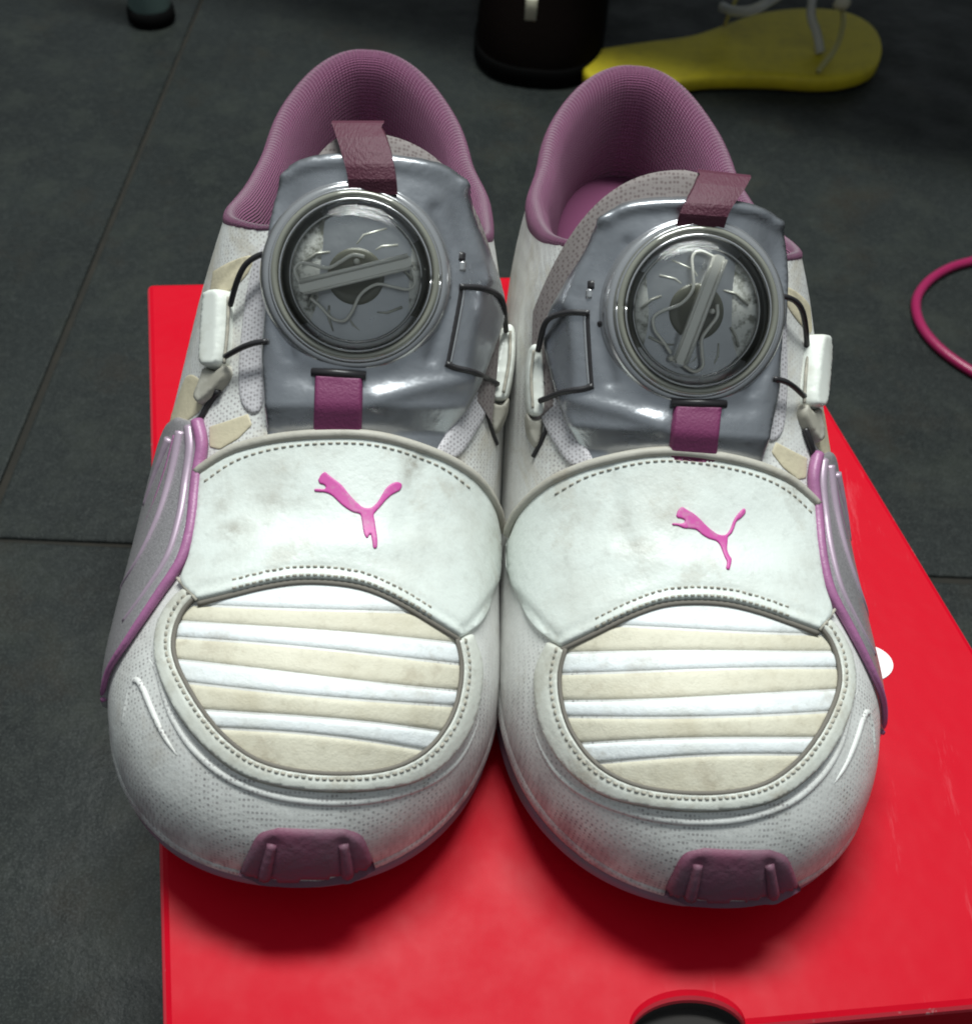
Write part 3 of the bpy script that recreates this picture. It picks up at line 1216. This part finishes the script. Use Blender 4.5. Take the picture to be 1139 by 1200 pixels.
PAIRS = [((418, 326), (821, 374)), ((418, 326), (821, 374)), ((418, 326), (821, 374)), ((418, 326), (821, 374)), ((396, 438), (812, 483)), ((396, 512), (808, 547)), ((334, 200), (917, 240)), ((543, 216), (676, 262)), ((309, 520), (892, 545)),
         ((262, 390), (943, 440)), ((590, 424), (632, 446)), ((539, 336), (692, 350)), ((523, 426), (697, 442))]
_a = np.array([(1, p[0], p[1]) for p, q in PAIRS], float)
AFF = [np.linalg.lstsq(_a, np.array([q[k] for p, q in PAIRS], float), rcond=None)[0] for k in (0, 1)]
PLATE_TREES = {}


def closure(tr, raw, side):
    def part(name, geo, mat, parent=None, k=None, **kw):
        kw['sides'] = (side,)
        return add_part(name, geo, mat, parent, k, **kw)

    axis = raw.dir(569.5, 600) if side < 0 else raw.r @ _F
    axis = (raw.r @ _F).normalized()

    def dep_of(p):
        return (p - tr.o).dot(axis)

    plate = patch_geo(PLATE_OUT, lambda a, b: tr.hit(a, b, NEAR), .0034, 9, 4.5, disp=PLATE_DISP, lo=-.001)
    part('disc_plate', plate, 'silver', k='plate')
    tree = bvh(plate, DOME_N)
    PLATE_TREES[side] = tree
    g = patch_geo([np.array(p, float) for p in [(369, 438), (426, 441), (424, 518), (367, 516)]], lambda a, b: tr.hit(a, b, tree), .0016, 4, 4)
    part('lower_tab', g, 'lower_tab')
    part('slot', tube_geo([tr.at(a, b, .0009, tree) for a, b in ((366, 436), (396, 437), (429, 440))], .0010, 8), 'wire')

    for P, r, mt in (([(541, 336), (539, 352), (532, 390), (525, 426)], .00075, 'wire'), ([(544, 338), (542, 354), (535, 392), (528, 426)], .00050, 'bezel_rim'),
                     ([(542, 296), (541, 306)], .0011, 'wire'), ([(543, 306), (542, 318)], .0010, 'bezel_rim')):
        C = resample(crom(P, 6) if len(P) > 2 else P, 3)
        part('slit', tube_geo([tr.at(x, y, -r * .55, tree) for x, y in C], r, 8), mt, 'plate')

    # webbing pull tab
    TB = TABS[side]
    mid = raw.at((TB[0][0][0] + TB[0][1][0]) / 2, TB[0][0][1] - 4, .002, tree)
    db = (mid - raw.o).dot(axis)
    n = 26
    Lc = resample(crom([p[0] for p in TB], 8), 3.6)
    Rc = [np.array(p) for p in resample(crom([p[1] for p in TB], 8), 3.6)]
    m = min(len(Lc), len(Rc))
    dd = np.interp(np.linspace(0, 1, m), np.linspace(0, 1, 6), [.0004, -.0012, -.0014, -.0002, .0016, .0046])
    front, back = [], []
    for i in range(m):
        fr, bk = [], []
        for j in range(9):
            t = j / 8
            q2 = Lc[i] * (1 - t) + Rc[i] * t
            bow = -.0006 * math.sin(math.pi * t)
            fr.append(raw.depth(q2[0], q2[1], db + dd[i] + bow))
            bk.append(raw.depth(q2[0], q2[1], db + dd[i] + bow + .0030) + Vector((0, .001, 0)))
        front.append(fr)
        back.append(bk)
    rows = front + back[::-1]
    V = [p for r in rows for p in r]
    F = grid_faces(len(rows), 9)
    n = len(rows)
    for col, rev in ((0, False), (8, True)):
        for i in range(len(front) - 1):
            f = (i * 9 + col, (i + 1) * 9 + col, (n - 2 - i) * 9 + col, (n - 1 - i) * 9 + col)
            F.append(tuple(reversed(f)) if rev else f)
    part('pull_tab', (V, F), 'tab', smooth=False)

    # the closure disc
    dc, dn0 = tr.hit(418, 326, NEAR)
    dn = Vector((.02 if side < 0 else .0, -.72, .70)).normalized()
    dc = dc + dn * .0024
    DX, DY, DN = frame(dn)

    def dxy(x, y, h):
        return dc + DX * x + DY * y + DN * h

    def dp(r, th, h):
        return dxy(r * math.cos(th), r * math.sin(th), h)

    def lathe(prof, seg=72, cap=False):
        V = [dp(r, 2 * math.pi * k / seg, h) for r, h in prof for k in range(seg)]
        F = grid_faces(len(prof), seg, True)
        if cap:
            V.append(dp(0, 0, prof[-1][1]))
            o = (len(prof) - 1) * seg
            F += [(o + k, o + (k + 1) % seg, len(V) - 1) for k in range(seg)]
        return V, F

    RD = .0206
    sm = lambda P, n=4: [tuple(q) for q in crom(P, n)]
    part('disc_housing', lathe(sm([(RD + .0018, -.0045), (RD + .0013, -.0010), (RD + .0004, .0008), (RD - .0008, .0013), (RD - .0015, .0008)])), 'bezel_rim', k='housing')
    part('bezel', lathe(sm([(RD - .0010, .0002), (RD - .0012, .0020), (RD - .0018, .0030), (RD - .0025, .0032), (RD - .0031, .0026), (RD - .0034, .0006)])), 'bezel', 'housing')
    for rr, hh, tr_ in ((RD - .0014, .0026, .00026), (.0170, .0028, .00036), (.0149, .0010, .00034)):
        part('bezel_ring', tube_geo([dp(rr, 2 * math.pi * k / 72, hh) for k in range(73)], tr_, 8), 'bezel_rim', 'housing')
    part('disc_floor', lathe([(.0150, .0003), (.010, .0005), (.006, .0005)], cap=True), 'disc_floor', 'housing')
    part('disc_well', lathe([(RD - .0008, .0006), (.0166, .0000), (.0149, .0003)]), 'well', 'housing')
    part('spool', lathe(sm([(.0066, .0003), (.0063, .0013), (.0050, .0016), (.0034, .0012)]), 40, True), 'core', 'housing')
    part('dome', lathe(sm([(.0171, .0018), (.0169, .0032), (.0158, .0046), (.0138, .0058), (.0110, .0067), (.0075, .0073), (.0040, .0077), (.0020, .0078)]), cap=True), 'clear', 'housing')
    ang = math.radians(17) if side < 0 else math.radians(180 - 72)
    c, s = math.cos(ang), math.sin(ang)
    R2 = lambda x, y, h: dxy(x * c - y * s, x * s + y * c, h)
    prof = [(-.0015, .0008), (-.0015, .0040), (-.0011, .0046), (.0011, .0046), (.0015, .0040), (.0015, .0008)]
    V = []
    for u, k in ((-.0130, .7), (-.0124, 1), (.0124, 1), (.0130, .7)):
        V += [R2(u, v * k, h) for v, h in prof]
    F = grid_faces(4, 6) + [tuple(reversed(range(6))), tuple(range(18, 24))]
    part('handle_bar', (V, [tuple(reversed(f)) for f in F]), 'bar', 'housing', smooth=False)
    part('handle_edge', tube_geo([R2(x, .0013, .0048) for x in (-.0125, -.006, 0, .006, .0125)], .00055, 6), 'steel', 'housing')
    part('handle_edge', tube_geo([R2(x, -.0015, .0044) for x in (-.0125, -.006, 0, .006, .0125)], .00035, 6), 'steel', 'housing')
    for P, r in (([(-.0126, .0012), (-.0130, .0042), (-.0112, .0056), (-.0085, .0044), (-.0055, .0031), (-.0025, .0038), (.0005, .0046), (.0030, .0036)], .00044),
                 ([(.0126, -.0010), (.0126, -.0046), (.0108, -.0058), (.0075, -.0044), (.0040, -.0030), (.0000, -.0044), (-.0030, -.0078), (-.0052, -.0092), (-.0076, -.0080), (-.0094, -.0050), (-.0112, -.0024)], .00038)):
        part('spring', tube_geo([R2(*p, .0026) for p in resample(crom(P, 8), .0005)], r, 6), 'steel', 'housing')
    for x, y in ((-.0122, -.0020), (.0126, -.0006), (.0010, .0030)):
        part('pin', tube_geo([R2(x, y, .0012), R2(x, y, .0034), R2(x, y, .0037)], lambda t: .0008 * (1 - .5 * t), 10), 'steel', 'housing')
    for a0, a1, r0, r1 in ((100, 60, .006, .013), (62, 40, .006, .012), (-60, -30, .009, .0125), (140, 170, .008, .0125), (-100, -80, .009, .013), (-130, -110, .009, .0135), (20, 0, .009, .013), (200, 215, .009, .013)):
        part('disc_rib', tube_geo([dp(r0, math.radians(a0), .0006), dp((r0 + r1) / 2, math.radians(a0 * .55 + a1 * .45), .0008), dp(r1, math.radians(a1), .0006)], .00034, 6), 'rib', 'housing')

    # nylon guides: small moulded bars standing on the sides of the upper, and their anchors
    GD = {}

    def bar(name, poly, mat, refx, k=None, parent=None, lift=.0030, thick=.0050, rr=5):
        P = outline(poly + [poly[0]], n=4)

        def proj(x, y):
            q = tr.at(refx(y), y, lift, NEAR)
            d0 = dep_of(q)
            return tr.depth(x, y, d0 + .00008 * abs(x - refx(y))), -axis
        geo = patch_geo(P, proj, 0, rr, 3.2, lo=-thick, disp=None)
        return part(name, geo, mat, parent, k)

    part('wire_guide', patch_geo(outline(GL + [GL[0]], n=4), lambda x, y: tr.hit(x, y, NEAR), .0042, 5, 3.2, lo=-.001), 'guide', k='gl')
    part('guide_anchor', patch_geo(outline(GLA + [GLA[0]], n=4), lambda x, y: tr.hit(x, y, NEAR), .0026, 4, 3.2, lo=-.001), 'guide_dark', 'gl')
    bar('wire_guide', GR, 'guide', lambda y: 586 - max(0, y - 400) * .12, 'gr', lift=.0046)
    bar('guide_anchor', GRA, 'guide_dark', lambda y: 578, None, 'gr', lift=.0032)

    def groove(P, refx, lift, par):
        pts = []
        for x, y in resample(crom(P, 6), 4):
            pts.append(tr.depth(x, y, dep_of(tr.at(refx(y), y, lift, NEAR)) - .0001))
        part('guide_groove', tube_geo(pts, .0004, 6), 'seam', par)

    groove([(598, 388), (597, 420), (590, 460)], lambda y: 586 - max(0, y - 400) * .12, .0047, 'gr')
    groove([(268, 348), (267, 385), (263, 426)], lambda y: 267, .0043, 'gl')

    def wire(P, o0, o1, r=.00072, sag=.0012, ref1=None):
        C = resample(crom(P, 8), 3.5)
        d0 = dep_of(tr.at(*P[0], o0, tree))
        e = ref1 or P[-1]
        d1 = dep_of(tr.at(*e, o1, NEAR if ref1 else tree))
        m = len(C)
        pts = []
        for i, (x, y) in enumerate(C):
            t = i / (m - 1)
            dl = d0 + (d1 - d0) * t - sag * math.sin(math.pi * t)
            h = tree.ray_cast(tr.o, tr.dir(x, y).normalized())[0]
            if h is not None:
                dl = min(dl, dep_of(h) - r * .5)
            pts.append(tr.depth(x, y, dl))
        for _ in range(2):
            pts = [pts[0]] + [(pts[i - 1] + pts[i] * 2 + pts[i + 1]) / 4 for i in range(1, m - 1)] + [pts[-1]]
        part('wire', tube_geo(pts, r, 8), 'wire')

    wire([(539, 336), (562, 337), (582, 344), (590, 356), (593, 388)], .0002, .0056, ref1=(586, 388))
    wire([(523, 426), (534, 431), (558, 437), (583, 450)], .0002, .0056, ref1=(580, 450))
    wire([(513, 342), (518, 346), (526, 349)], .0006, -.0008)
    wire([(321, 296), (304, 299), (288, 310), (278, 330), (270, 358)], .0002, .0044, ref1=(266, 358))
    wire([(313, 400), (298, 402), (282, 408), (264, 418)], .0002, .0044, ref1=(266, 418))
    wire([(256, 458), (246, 472), (240, 482), (236, 490), (218, 500), (194, 510)][:6 if side < 0 else 4], .0022, .0016, .0008, .0006)
    wire([(580, 425), (571, 455), (570, 480), (576, 504), (582, 520)], .0020, .0012, .0006, .0004)


closure(TL, TL, -1)
closure(Mapped(1, AFF), TR, 1)

# ------------------------------------------------------------------ collar, lining and insole
def collar():
    yy = [y for y in YS if y > .121]
    path = [(y, -1) for y in yy] + [(y, 1) for y in reversed(yy)]
    P = [Vector(surf(y, s, th_at(y, key(y, ZC)))) for y, s in path]
    P = [Vector(q) for q in resample([tuple(p) for p in P], .0022)]
    prof = [(.0006, -.0030), (.0008, -.0008), (.0000, .0014), (-.0018, .0022), (-.0040, .0012), (-.0058, -.0018), (-.0070, -.0060), (-.0079, -.0110),
            (-.0085, -.0170), (-.0088, -.0240), (-.0086, -.0310), (-.0080, -.0400), (-.0100, -.0460)]
    pr = crom(prof, 3)
    V, uv = [], []
    n = len(P)
    for i, p in enumerate(P):
        t = P[min(i + 2, n - 1)] - P[max(i - 2, 0)]
        t.z = 0
        nr = Vector((t.y, -t.x, 0)).normalized()
        if i < n // 2 and nr.x > 0 and p.y < .25:
            nr = -nr
        if (p - Vector((0, .2, p.z))).dot(nr) < 0:
            nr = -nr
        endf = min(1, i / 26, (n - 1 - i) / 26)
        for k, (a, b) in enumerate(pr):
            inn = a * (.3 + .7 * endf)
            q = p + nr * inn
            q.z = max(.034, p.z + (b if b < 0 else b * (.2 + .8 * endf)))
            V.append(q)
            uv.append((i / n, k / len(pr)))
    F = grid_faces(n, len(pr))
    return V, F, uv


cv, cf, cuv = collar()
part('collar_lining', (cv, cf), 'lining', k='collar', uv=cuv)


def insole():
    ys = stations(.07, .2575, 40, False, True)
    V = []
    for y in ys:
        for j in range(17):
            u = -1 + 2 * j / 16
            V.append((u * (halfw(y, 1 if u > 0 else -1) - .003), y, .036 + .006 * abs(u) ** 3 - .01 * max(0, (.16 - y)) / .09))
    return V, grid_faces(len(ys), 17)


part('insole', insole(), 'insole')
# heel counter: a shaped plastic cup round the back of the upper
def heel_cup():
    yy = [y for y in YS if y > .205]
    path = [(y, -1) for y in yy] + [(y, 1) for y in reversed(yy)]
    V = []
    for i, (y, s) in enumerate(path):
        zt = key(y, ZC) - .016 - .02 * max(0, (.235 - y) / .03)
        zb = key(y, ZB) - .001
        for j in range(9):
            z = zb + (max(zt, zb + .004) - zb) * j / 8
            q = Vector(surf(y, s, th_at(y, max(z, key(y, ZB)))))
            o = Vector((q.x, (q.y - .225) * 1.2 + 1e-5, 0)).normalized() * (.0014 * math.sin(math.pi * (.1 + .8 * j / 8)))
            V.append(q + o)
    return V, grid_faces(len(path), 9)


part('heel_counter', heel_cup(), 'strip_silver')


def emit(side, label):
    root = bpy.data.objects.new('sneaker', None)
    COL.objects.link(root)
    root.empty_display_size = .02
    root.matrix_world = POSE[side]
    tag(root, label, 'sneaker', 'pair of white sneakers on the red box')
    made = {}
    for p in PARTS:
        if side not in p['sides']:
            continue
        V, F = p['geo']
        me = mesh_of(p['name'], V, F, p['uv'], p['smooth'], side > 0)
        o = link(p['name'], me, p['mat'], made.get(p['parent'], root), p['kind'])
        made[p['key']] = o
    return root


emit(-1, 'white sneaker on the left, its disc handle lying nearly level, silver strip on its left')
emit(1, 'white sneaker on the right, its disc handle standing nearly upright')

# ------------------------------------------------------------------ things lying behind on the floor
def slab(pts, z0, z1, bev=.003):
    """solid with rounded edges over a closed outline (world xy)"""
    P = [Vector((p[0], p[1])) for p in pts]
    if sum(P[i - 1].x * P[i].y - P[i].x * P[i - 1].y for i in range(len(P))) < 0:
        P = P[::-1]
    rows = [(bev, z0), (0, z0 + bev), (0, z1 - bev), (bev * .3, z1 - bev * .3), (bev, z1), (bev * 3, z1 + .0004)]
    V = []
    for d, z in rows:
        V += [(q.x, q.y, z) for q in inset(P, d)]
    n = len(P)
    F = grid_faces(len(rows), n, True)
    top = [Vector((v[0], v[1], 0)) for v in V[-n:]]
    o = (len(rows) - 1) * n
    F += [tuple(o + k for k in t) for t in geometry.tessellate_polygon([top])]
    F += [tuple(reversed(range(n)))]
    return V, F


def place(name, geo, mat, parent, org, smooth=True):
    V = [Vector(v) - org for v in geo[0]]
    return link(name, mesh_of(name, V, geo[1], smooth=smooth), mat, parent)


# yellow sandal
so = on_plane(860, 70, 0)
so.z = 0
sandal = link('sandal', None, None)
sandal.location = so
tag(sandal, 'yellow flat sandal with clear plastic straps on the dark floor', 'sandal')
OUT = [(683, 74), (690, 60), (712, 54), (760, 47), (810, 40), (850, 27), (890, 14), (940, 8), (990, 12), (1022, 28), (1034, 52), (1026, 76), (1000, 88), (960, 92), (910, 89), (860, 88), (820, 90), (770, 98), (730, 100), (700, 93), (686, 85)]
pts = [on_plane(a, b, .012) for a, b in OUT]
pts = resample(crom([(p.x, p.y) for p in pts], 8, True), .006, True)
place('footbed', slab(pts, .001, .012, .0025), 'yellow', sandal, so)


def arch(name, pl, r, mat, z):
    P = [on_plane(a, b, zz) for (a, b), zz in zip(pl, z)]
    P = [Vector(q) for q in crom([tuple(p) for p in P], 8)]
    return place(name, tube_geo(P, r, 10), mat, sandal, so)


arch('strap', [(846, 8), (858, 13), (880, 12), (900, 2), (925, -14)], .0035, 'clear_strap', [.030, .034, .040, .046, .048])
arch('strap', [(952, -6), (950, 18), (957, 40), (961, 62)], .0032, 'clear_strap', [.045, .034, .024, .014])
arch('strap', [(849, 30), (856, 12), (866, -8)], .0014, 'strap_gold', [.016, .028, .040])
arch('strap', [(986, 6), (987, 30), (978, 58), (958, 84)], .0018, 'strap_gold', [.036, .030, .022, .017])
kc = on_plane(985, 4, .04)
place('strap_stud', tube_geo([kc + Vector((-.004, 0, -.003)), kc + Vector((-.001, 0, 0)), kc + Vector((.003, 0, .001)), kc + Vector((.006, 0, .001))], lambda t: .0055 * math.sin(.35 + 2.4 * t), 12), 'tag', sandal, so)

# dark brown shoe behind, only its dark toe end in the picture
bo = on_plane(640, 60, 0)
bo.z = 0
brown = link('dark_shoe', None, None)
brown.location = bo
tag(brown, 'dark brown leather shoe with a small pale tag, in the gloom behind', 'shoe')


def loafer(grow=0, zmax=1.0):
    yy = stations(0, .26, 40)
    rows = []
    V = []
    for y in yy:
        wd = .054 * tip(y, .06, 2.6) * tip(.26 - y, .04, 2.4) * (1 - .15 * max(0, y - .1) / .16) + grow
        h = .075 * tip(y, .075, 2.0) ** 1.2 * (1 + .4 * min(1, y / .2)) * tip(.26 - y, .02, 2.2)
        for j in range(25):
            th = math.pi * j / 24
            c, s = math.cos(th), math.sin(th)
            V.append((-(abs(c) ** .75) * math.copysign(wd, c), y, .012 + h * max(s, 0) ** .85))
    return V, grid_faces(len(yy), 25)


lv, lf = loafer()
ang = math.radians(-4)
toe = on_plane(622, 104, 0)
Rm = Matrix.Translation((toe.x, toe.y, 0)) @ Matrix.Rotation(ang, 4, 'Z') @ Matrix.Diagonal((.80, 1, 1, 1))
place('leather_upper', ([Rm @ Vector(v) for v in lv], lf), 'brown', brown, bo)
so_pts = []
yy = stations(0, .262, 40)
ol = [(.056 * tip(y, .06, 2.6) * tip(.262 - y, .04, 2.4), y) for y in yy]
loop = [(-a, b) for a, b in ol] + [(a, b) for a, b in reversed(ol)]
loop = [Rm @ Vector((a, b - .001, 0)) for a, b in loop]
loop = resample([(p.x, p.y) for p in loop], .006, True)
place('shoe_sole', slab(loop, .001, .014, .002), 'blacksole', brown, bo)
# small pale tag standing off the upper
tp = on_plane(622, 14, .062)
tv, tf = slab([(tp.x - .0035, tp.y - .001), (tp.x + .0035, tp.y - .001), (tp.x + .0035, tp.y + .001), (tp.x - .0035, tp.y + .001)], .057, .070, .0003)
place('tag', (tv, tf), 'tag', brown, bo)

# low bench standing at the back: one of its legs shows at the top left, its seat is unseen, added and angled to shade the floor
lp = on_plane(179, 24, 0)
leg = link('bench', None, None)
leg.location = (lp.x, lp.y, 0)
tag(leg, 'bench of which only one green grey leg on a black foot shows, top left', 'bench')


def rev(prof, seg=28):
    V = [(r * math.cos(2 * math.pi * k / seg), r * math.sin(2 * math.pi * k / seg), z) for r, z in prof for k in range(seg)]
    F = grid_faces(len(prof), seg, True)
    F.append(tuple((len(prof) - 1) * seg + k for k in range(seg)))
    return V, F


link('rubber_foot', mesh_of('rubber_foot', *rev([(.0145, .0005), (.0165, .003), (.0162, .009), (.0145, .0105), (.0130, .0105)])), 'blacksole', leg)
link('leg_tube', mesh_of('leg_tube', *rev([(.0138, .0100), (.0142, .012), (.0142, .30), (.0125, .302)])), 'leg_paint', leg)

ba = math.radians(-18)
bu, bv = Vector((math.cos(ba), math.sin(ba), 0)), Vector((-math.sin(ba), math.cos(ba), 0))
bo2 = bv * .03 - bu * .03
shade_seat = [bo2, bo2 + bu * 1.5, bo2 + bu * 1.5 + bv * .40, bo2 + bv * .40]
link('shade_seat', mesh_of('shade_seat', *slab([(p.x, p.y) for p in shade_seat], .302, .330, .004)), 'blacksole', leg)
for du, dv in ((1.44, 0), (0, .34), (1.44, .34)):
    q = bu * du + bv * dv
    for nm in ('rubber_foot', 'leg_tube'):
        src = [o for o in leg.children if o.name.split('.')[0] == nm][0]
        cpy = src.copy()
        COL.objects.link(cpy)
        cpy.parent = leg
        cpy.location = q

# magenta cable looping in from the right
cp = [on_plane(a, b, .0026) for a, b in ((1215, 296), (1175, 300), (1139, 306), (1110, 315), (1086, 331), (1073, 353), (1078, 380), (1100, 408), (1139, 436), (1185, 458), (1240, 476))]
c0 = Vector((cp[5].x, cp[5].y, 0))
pts = [Vector(q) for q in crom([tuple(p) for p in cp], 10)]
cable = place('cable', tube_geo(pts, .0026, 12), 'cable', None, c0)
cable.location = c0
tag(cable, 'magenta rubber cable looping on the dark floor at the right edge', 'cable')
